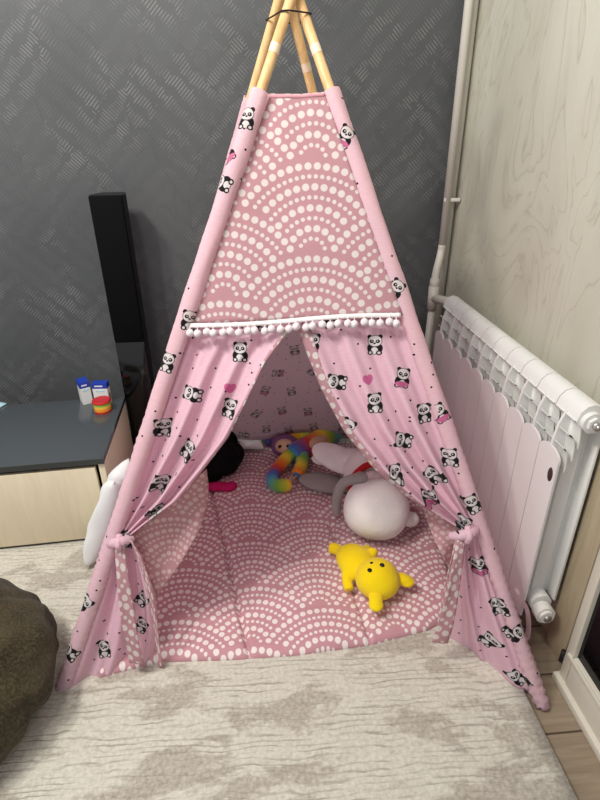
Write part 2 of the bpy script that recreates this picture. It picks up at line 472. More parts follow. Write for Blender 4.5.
def tube(bm, pts, rad, seg=12, cap=True, uvl=None, ulen=None, flat=1.0):
    pts = [Vector(p) for p in pts]; n = len(pts)
    rad = rad if callable(rad) else (lambda t, r=rad: r)
    T = [(pts[min(i + 1, n - 1)] - pts[max(i - 1, 0)]).normalized() for i in range(n)]
    up = Vector((0, 0, 1)) if abs(T[0].z) < .9 else Vector((1, 0, 0))
    N = (up - T[0] * up.dot(T[0])).normalized(); rings = []; s = 0
    for i in range(n):
        N = (N - T[i] * N.dot(T[i])).normalized(); B = T[i].cross(N)
        if i: s += (pts[i] - pts[i - 1]).length
        r = rad(i / (n - 1))
        rings.append(([bm.verts.new(pts[i] + (N * math.cos(2 * PI * k / seg) + B * math.sin(2 * PI * k / seg) * flat) * r) for k in range(seg)], s))
    for i in range(n - 1):
        (a, sa), (b, sb) = rings[i], rings[i + 1]
        for k in range(seg):
            f = bm.faces.new((a[k], a[(k + 1) % seg], b[(k + 1) % seg], b[k]))
            if uvl:
                for lp, (ss, kk) in zip(f.loops, ((sa, k), (sa, k + 1), (sb, k + 1), (sb, k))):
                    lp[uvl].uv = (ss / (ulen or 1), kk / seg)
    if cap:
        bm.faces.new(rings[0][0][::-1]); bm.faces.new(rings[-1][0])
    return rings


def smooth_path(pts, n=40):
    pts = [Vector(p) for p in pts]; P = [pts[0]] + pts + [pts[-1]]; out = []
    for i in range(n):
        t = i / (n - 1) * (len(pts) - 1); k = min(int(t), len(pts) - 2); f = t - k
        a, b, c, d = P[k], P[k + 1], P[k + 2], P[k + 3]
        out.append(.5 * ((2 * b) + (c - a) * f + (2 * a - 5 * b + 4 * c - d) * f * f + (3 * b - a - 3 * c + d) * f ** 3))
    return out


def grid(bm, fn, nu, nv, uvfn=None, mat_fn=None):
    uvl = bm.loops.layers.uv.verify()
    V = [[bm.verts.new(fn(i / nu, j / nv)) for i in range(nu + 1)] for j in range(nv + 1)]
    for j in range(nv):
        for i in range(nu):
            f = bm.faces.new((V[j][i], V[j][i + 1], V[j + 1][i + 1], V[j + 1][i]))
            for lp, (a, b) in zip(f.loops, ((i, j), (i + 1, j), (i + 1, j + 1), (i, j + 1))):
                lp[uvl].uv = uvfn(a / nu, b / nv) if uvfn else (a / nu, b / nv)
            if mat_fn: f.material_index = mat_fn((i + .5) / nu, (j + .5) / nv)
    return V


def thick(o, t, off=0.0):
    md = o.modifiers.new('thickness', 'SOLIDIFY'); md.thickness = t; md.offset = off; return o


def ellipsoid(bm, c, r, rot=(0, 0, 0), sub=3):
    M = Matrix.Translation(c) @ Euler(rot).to_matrix().to_4x4() @ Matrix.Diagonal((*r, 1))
    return bmesh.ops.create_icosphere(bm, subdivisions=sub, radius=1, matrix=M)['verts']


def blob(name, parts, mat, parent=None, loc=(0, 0, 0), vox=.004, smooth_it=6, tubes=(), lump=0):
    """several soft masses fused into one continuous stuffed body"""
    bm = bmesh.new()
    for p in parts: ellipsoid(bm, *p)
    for pts, rad in tubes: tube(bm, smooth_path(pts, 24), rad, 12)
    me = bpy.data.meshes.new('blob'); bm.to_mesh(me); bm.free()
    t = bpy.data.objects.new('blob', me); COL.objects.link(t)
    a = t.modifiers.new('r', 'REMESH'); a.mode = 'VOXEL'; a.voxel_size = vox
    b = t.modifiers.new('s', 'SMOOTH'); b.iterations = smooth_it; b.factor = .5
    dg = bpy.context.evaluated_depsgraph_get(); dg.update()
    out = bpy.data.meshes.new_from_object(t.evaluated_get(dg))
    bpy.data.objects.remove(t)
    if lump:
        for v in out.vertices:
            v.co += v.normal * (noise.noise(v.co * 14) * lump)
    out.name = name
    return link_mesh(name, out, mat, parent, loc)


def poly_lerp(P, t):
    P = [Vector(p) for p in P]
    Ls = [0]
    for a, b in zip(P, P[1:]): Ls.append(Ls[-1] + (b - a).length)
    s = t * Ls[-1]
    for i in range(len(P) - 1):
        if s <= Ls[i + 1] + 1e-9:
            return P[i].lerp(P[i + 1], (s - Ls[i]) / max(1e-9, Ls[i + 1] - Ls[i]))
    return P[-1]


# ------------------------------------------------------------------ room
WX, WY, FZ = .715, 1.95, -.012
struct(box('floor', -2.6, WX + .1, -1.2, WY + .1, FZ - .1, FZ, floor_mat(), None, 0))
struct(box('wall_back', -2.6, WX + .1, WY, WY + .1, FZ, 2.6, grey_wallpaper(), None, 0))
MB = beige_wallpaper()
struct(box('wall_right', WX, WX + .1, .82, WY, FZ, 2.6, MB, None, 0))
bm = bmesh.new(); bx(bm, WX, WX + .1, -1.2, .82, 2.05, 2.6)
struct(obj('wall_right_lintel', bm, MB, None, (WX, 0, 2.05), False))

# door in the right wall: casing, hung leaf with dark glass
t = thing('door_1', 'white framed door with dark glass beside the radiator', 'door', (.70, .30, FZ)); struct(t)
bm = bmesh.new()
Y1, Y0 = .757, -.55
bx(bm, .667, .712, Y1 - .026, Y1, .004, 2.0, .004); bx(bm, .667, .712, Y0, Y0 + .05, .004, 2.0, .004)
bx(bm, .667, .712, Y0 + .05, Y1 - .026, .004, .095, .004); bx(bm, .667, .712, Y0 + .05, Y1 - .026, 1.9, 2.0, .004)
obj('door_frame', bm, M_FRAME, t, smooth=True, sharp=35)
box('glazing_bead', .662, .668, Y0 + .05, Y1 - .012, .082, .094, M_FRAME, t, .002)
box('glass_pane', .678, .690, Y0 + .04, Y1 - .02, .088, 1.91, M_GLASS, t, 0)
box('sill_strip', .655, .72, Y0, Y1 + .004, FZ, .008, M_FRAME, t, .002)
bm = bmesh.new(); tube(bm, [(.680, .776, .022), (.680, .776, .056)], .006, 12); bx(bm, .672, .70, .757, .772, .03, .05, .002)
obj('hinge', bm, M_RUBBER, t)
t = struct(box('trim_1', .693, WX + .02, .788, .860, FZ, 2.05, M_CASING, None, .003))
struct(box('casing_gap_shade', .72, WX + .08, .757, .788, FZ, 2.05, M_DARK, None, 0))  # near-black strip painting the shade in the gap between casing and leaf
struct(box('baseboard_right', .703, WX, .862, WY, FZ, .05, M_CASING, None, .002))
struct(box('baseboard_back', -2.6, .70, WY - .012, WY, FZ, .05, M_DARK, None, .002))

# rug
def rug_fn(u, v):
    x = -1.75 + u * 2.312; y = -.35 + v * 2.22
    return Vector((x, y, -.0012 + 0.0008 * noise.noise(Vector((x * 9, y * 9, 0)))))
bm = bmesh.new(); grid(bm, rug_fn, 60, 60)
r = obj('area_rug', bm, rug_mat(), None, (-.6, .76, FZ))
tag(r, 'cream and taupe streaked pile rug lying under the tent', 'rug'); thick(r, .0115, -1)

# ------------------------------------------------------------------ heating pipes in the corner
t = thing('heating_pipe', 'painted heating riser with a bend feeding the radiator', 'pipe', (.655, 1.86, FZ))
bm = bmesh.new(); tube(bm, [(.672, 1.865, 2.6), (.668, 1.865, .80)] , .0135, 14)
tube(bm, smooth_path([(.668, 1.865, .80), (.664, 1.862, .765), (.640, 1.82, .715), (.626, 1.785, .685), (.622, 1.775, .65), (.622, 1.775, .60)], 24), .0135, 14)
tube(bm, [(.622, 1.775, .61), (.614, 1.775, FZ)], .0125, 14)
obj('pipe', bm, M_PIPE, t)
bm = bmesh.new(); tube(bm, [(.622, 1.775, .675), (.622, 1.775, .59)], .018, 16); tube(bm, [(.622, 1.775, .632), (.648, 1.70, .640), (.652, 1.655, .640)], .0155, 16)
obj('tee_fitting', bm, M_PIPE, t)
bm = bmesh.new(); tube(bm, [(.626, 1.785, .70), (.622, 1.778, .668)], .0165, 16); obj('collar', bm, M_PIPE, t)
t = thing('heating_pipe', 'straight painted riser in the corner behind the bent pipe', 'pipe', (.695, 1.90, FZ))
bm = bmesh.new(); tube(bm, [(.699, 1.890, 2.6), (.694, 1.91, FZ)], .0145, 14); obj('pipe', bm, M_PIPE, t)
bm = bmesh.new(); bx(bm, .655, .712, 1.855, 1.867, .945, .957, .002); obj('clip', bm, M_CLIP, t)

# ------------------------------------------------------------------ radiator
RX = .645
t = thing('radiator', 'white ten section aluminium radiator on the wall right of the tent', 'radiator', (RX, 1.25, .10))
SWD = .08
def section(y):
    bm = bmesh.new()
    # upper manifold with rounded crest
    prof = [(.615, .640), (.621, .660), (.632, .672), (.646, .676), (.660, .672), (.668, .660), (.670, .640), (.66, .622), (.63, .622)]
    def extr(prof, y0, y1):
        a = [bm.verts.new((p[0], y0, p[1])) for p in prof]; b = [bm.verts.new((p[0], y1, p[1])) for p in prof]
        n = len(prof)
        for i in range(n): bm.faces.new((a[i], a[(i + 1) % n], b[(i + 1) % n], b[i]))
        bm.faces.new(a[::-1]); bm.faces.new(b)
    extr(prof, y + .0012, y + SWD - .0012)
    tube(bm, [(.645, y + .001, .135), (.645, y + SWD - .001, .135)], .026, 18)
    # water column and back plate
    bx(bm, .628, .662, y + .026, y + .054, .13, .63, .006)
    bx(bm, .676, .682, y + .003, y + SWD - .003, .14, .645, .001)
    bx(bm, .660, .678, y + .037, y + .043, .14, .64)
    # web behind the front panel
    bx(bm, .610, .632, y + .037, y + .043, .12, .60)
    # central rib over the grille, from crest to panel
    rib = [(.6155, .648), (.605, .616), (.600, .575), (.5995, .545), (.622, .545), (.632, .62), (.632, .648)]
    extr(rib, y + .0365, y + .0435)
    # curved louvres
    for k, (x0, z0, x1, z1) in enumerate([(.612, .642, .634, .575), (.6065, .610, .628, .545), (.603, .578, .618, .518)]):
        top, bot = [], []
        for i in range(9):
            q = i / 8
            x = x0 + (x1 - x0) * (1 - (1 - q) ** 2) ; z = z0 + .006 * math.sin(q * PI) + (z1 - z0) * q ** 1.5
            top.append((x, z)); bot.append((x + .0022, z - .0025))
        extr(top + bot[::-1], y + .003, y + SWD - .003)
    return bm
def panel(y):
    bm = bmesh.new()
    out = [(y + .0013, .100), (y + .0013, .535)]
    for i in range(9):
        a = PI - PI * i / 8
        out.append((y + SWD / 2 + math.cos(a) * (SWD / 2 - .0013), .545 + math.sin(a) * .020))
    out += [(y + SWD - .0013, .535), (y + SWD - .0013, .100)]
    a = [bm.verts.new((.599, p[0], p[1])) for p in out]; b = [bm.verts.new((.604, p[0], p[1])) for p in out]
    n = len(out)
    for i in range(n): bm.faces.new((a[i], a[(i + 1) % n], b[(i + 1) % n], b[i]))
    bm.faces.new(a); bm.faces.new(b[::-1])
    return bm
for k in range(10):
    y = .848 + k * SWD
    s = obj('section', section(y), M_RAD, t, smooth=True, sharp=35)
    obj('front_panel', panel(y), M_RADPANEL, s, smooth=True, sharp=35)
    if k == 0:
        bm = bmesh.new(); ellipsoid(bm, (.5985, y + .018, .505), (.0022, .009, .017)); obj('badge', bm, M_BADGE, s)['label'] = 'dark oval badge'
bm = bmesh.new(); tube(bm, [(.645, .850, .640), (.645, .838, .640)], .022, 20); tube(bm, [(.645, .842, .640), (.645, .832, .640)], .015, 6)
v = obj('bleed_plug', bm, M_RAD, t, smooth=True, sharp=35)
bm = bmesh.new(); tube(bm, [(.645, .834, .640), (.645, .824, .640)], .009, 14); tube(bm, [(.645, .828, .640), (.645, .820, .640)], .0045, 8)
obj('bleed_valve', bm, M_METAL, v)
bm = bmesh.new(); tube(bm, [(.645, .852, .125), (.645, .843, .125)], .020, 20); tube(bm, [(.645, .845, .125), (.645, .822, .125)], .0235, 20); tube(bm, [(.645, .824, .125), (.645, .815, .125)], .017, 20)
v = obj('end_plug', bm, M_CLIP, t, smooth=True, sharp=35)
bm = bmesh.new(); tube(bm, [(.645, .816, .125), (.645, .811, .125)], .010, 6); obj('hex_nut', bm, M_METAL, v)
for yy in (1.05, 1.45):
    bm = bmesh.new(); bx(bm, .675, WX - .001, yy - .01, yy + .01, .60, .625, .002); obj('bracket', bm, M_METAL, t)

# ------------------------------------------------------------------ TV cabinet, speaker, small things on the cabinet
t = thing('tv_cabinet', 'low cream wood cabinet with dark grey gloss top', 'cabinet', (-.478, 1.338, 0))
t.rotation_euler = (0, 0, .058)
CX1, CY0, CY1 = -.478, 1.338, 1.75
box('top', -1.95, CX1, CY0 - .004, CY1, .297, .315, [M_CABTOP], t, .0015)
box('top_edge', -1.95, CX1 + .001, CY0 - .0055, CY0 - .0035, .2965, .3145, M_CABEDGE, t, 0)
box('side_panel', CX1 - .020, CX1 - .002, CY0 + .002, CY1 - .004, .0, .2965, M_CAB, t, .001)
box('side_panel', -1.95, -1.932, CY0 + .002, CY1 - .004, .0, .2965, M_CAB, t, .001)
box('back_panel', -1.93, CX1 - .022, CY1 - .014, CY1 - .004, .02, .296, M_DARK, t, 0)
box('bottom_panel', -1.93, CX1 - .022, CY0 + .02, CY1 - .015, .02, .036, M_CAB, t, 0)
box('plinth', -1.93, CX1 - .022, CY0 + .006, CY0 + .02, .0, .034, M_CABEDGE, t, 0)
box('drawer_front', -1.22, CX1 - .030, CY0 - .002, CY0 + .014, .022, .283, M_CAB, t, .0015)
box('drawer_front', -1.925, -1.226, CY0 - .002, CY0 + .014, .022, .283, M_CAB, t, .0015)
box('drawer_box', -1.90, CX1 - .06, CY0 + .016, CY1 - .03, .05, .28, M_DARK, t, 0)

t = thing('floor_speaker', 'tall slim black floor speaker standing behind the cabinet end', 'speaker', (-.455, 1.82, 0))
sx0, sx1, sy0, sy1 = -.506, -.405, 1.765, 1.875
def taper(bm, z0, z1, y0, y1, inset=.0):
    prof = [(sx0 + inset, y0), (sx1 - inset, y0), (sx1 + .006 - inset, y0 + .03), (sx1 - .012, y1), (sx0 + .012, y1), (sx0 - .004, y0 + .03)]
    a = [bm.verts.new((p[0], p[1], z0)) for p in prof]; b = [bm.verts.new((p[0], p[1], z1)) for p in prof]
    n = len(prof)
    for i in range(n): bm.faces.new((a[i], a[(i + 1) % n], b[(i + 1) % n], b[i]))
    bm.faces.new(a[::-1]); bm.faces.new(b)
bm = bmesh.new(); taper(bm, .02, .998, sy0 + .004, sy1); obj('cabinet_body', bm, M_BLACKSIDE, t, smooth=False)
box('grille', sx0, sx1 - .001, sy0 - .006, sy0 + .0035, .522, .996, M_BLACKMATTE, t, .003)
box('gloss_front', sx0, sx1 - .001, sy0 - .004, sy0 + .0035, .02, .518, M_BLACKGLOSS, t, .001)
box('base_plate', sx0 - .05, sx1 + .05, sy0 - .05, sy1 + .04, 0, .02, M_BLACKGLOSS, t, .004)

def small_box(cx, cy, w, d, hgt, ang, label):
    t = thing('carton', label, 'box', (cx, cy, .315), 'small cartons on the cabinet')
    t.rotation_euler = (0, 0, ang)
    def lb(name, x0, x1, y0, y1, z0, z1, mat, parent, bev=.0008):
        bm = bmesh.new(); bx(bm, x0, x1, y0, y1, z0, z1, bev); me = bpy.data.meshes.new(name); bmesh.ops.recalc_face_normals(bm, faces=bm.faces); bm.to_mesh(me); bm.free()
        o = bpy.data.objects.new(name, me); COL.objects.link(o); o.parent = parent; me.materials.append(mat); return o
    b = lb('carton_body', -w / 2, w / 2, -d / 2, d / 2, 0, hgt * .74, M_CARDW, t)
    lb('blue_band', -w / 2 - .0003, w / 2 + .0003, -d / 2 - .0003, d / 2 + .0003, hgt * .74, hgt, M_CARDB, t)
    lb('white_lettering', -w * .32, w * .22, -d / 2 - .0009, -d / 2 - .0002, hgt * .83, hgt * .89, M_CARDW, t, 0)
    lb('printed_line', -w * .3, w * .3, -d / 2 - .0009, -d / 2 + .0001, hgt * .60, hgt * .66, M_PAPER, b, 0)
    lb('printed_panel', w / 2 - .0002, w / 2 + .0007, -d * .32, d * .3, hgt * .12, hgt * .5, M_CARDP, b, 0)
    return t
small_box(-.630, 1.722, .034, .048, .085, .5, 'left of the two small blue and white cartons, turned away')
small_box(-.566, 1.706, .052, .026, .082, -.08, 'right of the two blue and white cartons, behind the striped jar')
t = thing('striped_jar', 'small round rainbow striped jar with a red lid', 'jar', (-.552, 1.640, .315))
bm = bmesh.new(); tube(bm, [(-.552, 1.640, .315), (-.552, 1.640, .3155), (-.552, 1.640, .352)], .0285, 28); obj('jar_body', bm, jar_mat(), t, smooth=True, sharp=40)
bm = bmesh.new(); tube(bm, [(-.552, 1.640, .352), (-.552, 1.640, .357), (-.552, 1.640, .360)], lambda q: .031 if q < .9 else .029, 28); obj('lid', bm, M_LIDR, t, smooth=True, sharp=40)
bm = bmesh.new()
grid(bm, lambda u, v: Vector((-1.005 + u * .075 + v * .02, 1.685 + v * .05, .3165 + .008 * math.sin(u * PI) * v)), 8, 6)
pp = obj('paper_scrap', bm, M_PAPER, None, (-.97, 1.70, .315)); tag(pp, 'pale blue paper scrap at the left end of the cabinet top', 'paper'); thick(pp, .001, 1)

# white pillow squeezed between cabinet and tent
def pillow_fn(side, u, v, w, hh, dd):
    a, b = u * 2 - 1, v * 2 - 1
    e = max(0, (1 - a ** 4)) ** .5 * max(0, (1 - b ** 4)) ** .5
    pin = 1 - .13 * (1 - a * a) * abs(b) ** 3 - .0
    pin2 = 1 - .13 * (1 - b * b) * abs(a) ** 3
    return Vector((a * w / 2 * pin2, side * dd / 2 * e + .013 * e * noise.noise(Vector((a * 2.2, b * 2.2, side))), b * hh / 2 * pin))
def pillow(name, M, w, hh, dd, mat, parent=None, loc=(0, 0, 0)):
    bm = bmesh.new()
    for sd in (-1, 1): grid(bm, lambda u, v, sd=sd: M @ pillow_fn(sd, u, v, w, hh, dd), 24, 24)
    bmesh.ops.remove_doubles(bm, verts=bm.verts, dist=.0004)
    return obj(name, bm, mat, parent, loc)
M = Matrix.Translation((-.474, 1.263, .170)) @ Matrix.Rotation(math.radians(24), 4, 'Y') @ Matrix.Rotation(math.radians(84), 4, 'Z')
p = pillow('pillow', M, .135, .335, .065, M_PILLOW, None, (-.474, 1.263, 0))
tag(p, 'white pillow squeezed between the cabinet end and the tent', 'pillow')

# ------------------------------------------------------------------ brown beanbag at the left edge
def bag():
    bm = bmesh.new(); bmesh.ops.create_icosphere(bm, subdivisions=6, radius=1)
    C = Vector((-.79, .785, .125)); R = Vector((.305, .262, .175))
    for v in bm.verts:
        d = v.co.normalized(); a = math.atan2(d.y, d.x)
        f = 1 + .05 * noise.noise(d * 2.1 + Vector((3, 1, 0))) + .03 * noise.noise(d * 5) + .035 * (.5 - abs(noise.noise(d * 2.6 + Vector((7, 2, 4)))))
        # seams running down the side and the slumped, dented top
        seam = abs(math.sin(a * 3 + .9 + .5 * d.z)); f -= .045 * math.exp(-(seam / .20) ** 2) * (1 - .5 * abs(d.z))
        q = d * f
        q.z -= .34 * math.exp(-((d.x - .15) ** 2 + (d.y + .1) ** 2) / .18) * max(0, d.z)
        pz = C.z + q.z * R.z
        w = 1.0 - .08 * max(0, -d.z - .25)
        v.co = Vector((C.x + q.x * R.x * w, C.y + q.y * R.y * w, max(.001, pz)))
    return bm
b = obj('beanbag', bag(), fur_mat(), None, (-.79, .82, 0)); tag(b, 'olive brown velour beanbag slumped on the rug at the left edge', 'beanbag')

# ------------------------------------------------------------------ the play tent
ORG = Vector((-.501, .833, 0)); E1 = Vector((.99196908, -.12648058, 0)); E2 = Vector((.04412511, .34606696, .93717161)); EN = Vector((-.118534, -.92964527, .3488687))
def F(a, b, c=0): return ORG + E1 * a + E2 * b + EN * c
FLf, FRf, BLf, BRf = Vector((-.501, .833, .004)), Vector((.597, .693, -.010)), Vector((-.478, 1.80, .004)), Vector((.570, 1.80, -.010))
FLt, FRt, BLt, BRt = Vector((.094, 1.268, 1.393)), Vector((.112, 1.292, 1.397)), Vector((.074, 1.328, 1.404)), Vector((.098, 1.352, 1.404))
tent = thing('play_tent', 'pink panda print teepee tent on four wooden poles', 'tent', (.06, 1.28, 0))
def line_z(f, t, z): return f + (t - f) * ((z - f.z) / (t.z - f.z))
for f, tp, top in ((FLf, FLt, 1.55), (FRf, FRt, 1.54), (BLf, BLt, 1.56), (BRf, BRt, 1.55)):
    bm = bmesh.new(); tube(bm, [f, line_z(f, tp, .7), line_z(f, tp, top - .004), line_z(f, tp, top)], lambda q: .0105 if q < .9 else .009, 16)
    po = obj('pole', bm, M_POLE, tent)
    if f is not BLf:
        z0 = 1.30 if f is not BRf else 1.285
        bm = bmesh.new(); tube(bm, [line_z(f, tp, z0), line_z(f, tp, z0 + .016)], .0109, 16, cap=False); obj('tape', bm, M_TAPE, po)
# cord binding the poles
zc = 1.372
ring = [line_z(f, tp, zc) for f, tp in ((FLf, FLt), (FRf, FRt), (BRf, BRt), (BLf, BLt))]
cc = sum(ring, Vector()) / 4
pts = []
for p_ in ring:
    d = (p_ - cc); d.z = 0; d.normalize(); s = d.cross(Vector((0, 0, 1)))
    pts += [p_ + d * .013 - s * .008, p_ + d * .0145, p_ + d * .013 + s * .008]
ang = lambda v: math.atan2(v.y - cc.y, v.x - cc.x)
pts.sort(key=ang); pts.append(pts[0])
bm = bmesh.new(); tube(bm, pts, .0016, 8, cap=False); obj('binding_cord', bm, M_CORD, tent)

# front sleeves over the poles
def sleeve(f, tp, z0, z1, r0, r1, seed, ruche=0):
    bm = bmesh.new(); uvl = bm.loops.layers.uv.verify(); n, sg = 150, 20
    ax = (tp - f).normalized(); B1 = EN - ax * EN.dot(ax); B1.normalize(); B2 = ax.cross(B1)
    rows = []
    for i in range(n + 1):
        q = i / n; z = z0 + (z1 - z0) * q; c = line_z(f, tp, z); row = []
        for k in range(sg):
            a = 2 * PI * k / sg
            r = r0 + (r1 - r0) * q
            w = .0018 * noise.noise(Vector((math.cos(a) * 1.5, math.sin(a) * 1.5, z * 16 + seed)))
            w += (.0012 + .0026 * ruche * max(0, 1 - q * 2.6)) * math.sin(z * 330 + 3 * math.sin(a + seed) + 2 * noise.noise(Vector((a, z * 9, seed)))) * (1 if q < .5 else .25)
            row.append(bm.verts.new(c + (B1 * math.cos(a) + B2 * math.sin(a)) * (r + w)))
        rows.append(row)
    for i in range(n):
        for k in range(sg):
            fc = bm.faces.new((rows[i][k], rows[i][(k + 1) % sg], rows[i + 1][(k + 1) % sg], rows[i + 1][k]))
            for lp in fc.loops:
                q = lp.vert.co - ORG; lp[uvl].uv = (q.dot(E1), q.dot(E2))
    if r0 < .03: bm.faces.new(rows[0][::-1])
    return obj('pole_sleeve', bm, M_PANDA, tent)
sleeve(FLf, FLt, .0, 1.232, .0175, .0195, 1.0, .6)
sleeve(FRf, FRt, -.008, 1.232, .0155, .0195, 5.0, 1.0)
sleeve(BLf, BLt, .004, 1.232, .0165, .0165, 9.0)
sleeve(BRf, BRt, -.008, 1.232, .0165, .0165, 12.0)

# dotted front top panel
def top_fn(u, v):
    b = .846 + v * (1.3125 - .846); bb = b + .022 * (u) * (1 - v)
    a0, a1 = .362 * bb + .004, 1.107 - .382 * bb - .004
    c = .004 + .004 * math.sin(u * 9 + v * 3) * (1 - v) - .010 * math.sin(u * PI) * v * (1 - v) + .0025 * noise.noise(Vector((u * 4, v * 5, 1)))
    return F(a0 + (a1 - a0) * u, bb - .003 * math.sin(u * PI) * v, c)
bm = bmesh.new(); 
def ab_uv(fn): 
    def g(u, v):
        q = fn(u, v) - ORG; return (q.dot(E1), q.dot(E2))
    return g
grid(bm, top_fn, 40, 40, ab_uv(top_fn))
tp_ = thick(obj('front_top_panel', bm, M_ROSE, tent), .0014)
bm = bmesh.new(); hp = [top_fn(i / 24, .988) + EN * .0016 for i in range(25)]
hem_uv = None
tube(bm, hp, .0035, 8, flat=.5); obj('top_hem', bm, plain('rose_hem', (208, 154, 163), .85, .2), tp_)

# flaps
LIN = [(.545, .856), (.479, .768), (.439, .686), (.397, .604), (.345, .536), (.282, .46), (.218, .413), (.168, .374)]
RIN = [(.546, .856), (.571, .784), (.602, .709), (.652, .617), (.719, .534), (.796, .468), (.862, .428), (.909, .402)]
def flap_fn(side):
    inn = [(a, b, 0) for a, b in (LIN if side < 0 else RIN)]
    bt = .372 if side < 0 else .402
    top = .850 if side < 0 else .866
    low = [(.168, .374, 0), (.192, .322, -.012), (.212, .22, -.034), (.210, .12, -.056), (.190, .029, -.068)] if side < 0 else [(.907, .400, 0), (.899, .33, -.02), (.902, .24, -.06), (.918, .14, -.105), (.935, .058, -.138)]
    hem = [(.004, .003, .008), (.046, .008, -.012), (.118, .02, -.043), (.190, .029, -.068)] if side < 0 else [(1.108, .004, .008), (1.075, .015, -.024), (1.036, .023, -.044), (.985, .047, -.11), (.935, .058, -.138)]
    pole = lambda b: .362 * b + .010 if side < 0 else 1.107 - .382 * b - .010
    VT = .62
    def fn(u, v):
        if v <= VT:
            q = v / VT; b = top + (bt - top) * q
            O = Vector((pole(b), b, -.009)); I = poly_lerp(inn, q)
            P = O.lerp(I, u)
            wid = (I - O).length
            env = math.sin(min(1, u * 6) * PI / 2)
            amp = (.005 + .021 * q ** 1.1) * min(1, wid / .13)
            k = 3.2
            ph = k * 2 * PI * (u ** .9) + (.6 if side < 0 else 2.4) + 1.2 * q
            c = amp * math.sin(ph) * env + .35 * amp * math.sin(ph * 2.1 + 1.3 + 3 * q) * env
            c += .004 * noise.noise(Vector((u * 5, q * 4, side)))
            P.z += c + .010 * math.exp(-((q - 1) / .05) ** 2)
            P.y -= .018 * math.sin(u * PI) * math.sin(q * PI)
            return F(*P)
        w = (v - VT) / (1 - VT); b = bt * (1 - w)
        O = Vector((pole(b), b, -.007)); I = poly_lerp(low, w); P = O.lerp(I, u)
        Hm = poly_lerp(hem, u); lo = Vector((pole(0), 0, -.007)).lerp(poly_lerp(low, 1), u)
        P += (Hm - lo) * w ** 2
        env = math.sin(min(1, u * 5) * PI / 2)
        amp = .016 * math.sin(min(1, w * 1.6 + .12) * PI / 2) * (1 - .45 * w)
        ph = 2.3 * 2 * PI * u + (1.0 if side < 0 else 4.0)
        P.z += amp * math.sin(ph) * env + .4 * amp * math.sin(2.2 * ph + 1 + w) * env + .010 * math.exp(-(w / .05) ** 2) + .003 * noise.noise(Vector((u * 6, w * 6, side)))
        q = F(*P)
        q.z = max(q.z, .003 if q.x < .55 else -.008)
        return q
    return fn
FLAPS = {}
for side in (-1, 1):
    fn = flap_fn(side); bm = bmesh.new(); grid(bm, fn, 70, 110, ab_uv(fn))
    fl = thick(obj('door_flap', bm, M_PANDA, tent), .0014); FLAPS[side] = fl
    fl['label'] = 'left door flap tied back to its pole' if side < 0 else 'right door flap tied back to its pole'
    # dotted facing along the opening edge
    def edge_fn(u, v, fn=fn, side=side):
        vv = .006 + v * .600
        w = (.030 if side > 0 else .012 * max(.15, 1 - v * 1.6)) * (1 - .55 * v if side > 0 else 1)
        P0 = fn(1, vv); Pm = fn(.9, vv); d = (Pm - P0).normalized()
        return P0 + d * (w * u - .0015) + EN * (.0022 + .002 * math.sin(u * PI))
    bm = bmesh.new()
    def euv(u, v, f=edge_fn):
        q = f(u, v) - ORG; return (q.dot(E1) + .02, q.dot(E2) + .013)
    grid(bm, edge_fn, 5, 70, euv)
    thick(obj('edge_facing', bm, M_ROSE, fl), .0012)

# reverse of the flaps folded inward behind the ties
def lining(outline_top, outline_bot, cdep, fl):
    def fn(u, v):
        A = poly_lerp([(a, b, 0) for a, b in outline_top], u); B = poly_lerp([(a, b, 0) for a, b in outline_bot], u)
        P = A.lerp(B, v)
        return F(P.x, P.y, -.010 + (cdep + .010) * min(1, v * 1.5 + .1) + .010 * math.sin(u * 9 + v * 2) * v)
    bm = bmesh.new(); grid(bm, fn, 24, 24, ab_uv(fn))
    return thick(obj('folded_back_lining', bm, M_ROSE_PALE, fl), .0014)
lining([(.163, .366), (.212, .405), (.273, .462), (.345, .528)], [(.180, .272), (.207, .200), (.272, .293), (.318, .373), (.336, .445)], -.05, FLAPS[-1])
lining([(.835, .452), (.870, .428), (.915, .400)], [(.835, .430), (.860, .365), (.888, .305), (.912, .300)], -.04, FLAPS[1])

# tie ribbons and knots
def ribbon(path, w0, w1, fl, twist=0):
    P = smooth_path([F(*p) for p in path], 40)
    def fn(u, v):
        i = min(39, round(v * 39)); p_ = P[i]
        w = w0 + (w1 - w0) * v
        side = (E1 * math.cos(twist * (1 - v) + .15 * math.sin(v * 9)) + EN * math.sin(twist * (1 - v) + .15 * math.sin(v * 9)))
        return p_ + side * (u - .5) * w + EN * .0025 * math.sin(u * PI + v * 6)
    bm = bmesh.new(); grid(bm, fn, 6, 39, lambda u, v: (u * .034 + .02, v * .27))
    return thick(obj('tie_ribbon', bm, M_ROSE_TIE, fl), .002)
ribbon([(.153, .366, .020), (.160, .289, .024), (.163, .21, .016), (.167, .13, .004), (.172, .060, -.012)], .022, .038, FLAPS[-1])
ribbon([(.180, .373, .020), (.199, .325, .018), (.213, .247, .005), (.217, .152, -.016), (.219, .035, -.040)], .010, .013, FLAPS[-1], .8)
ribbon([(.904, .394, .020), (.899, .349, .024), (.894, .27, .012), (.889, .186, -.015), (.883, .109, -.05)], .018, .036, FLAPS[1])
ribbon([(.896, .394, .020), (.889, .337, .012), (.884, .257, -.008), (.878, .157, -.04)], .008, .010, FLAPS[1], .8)
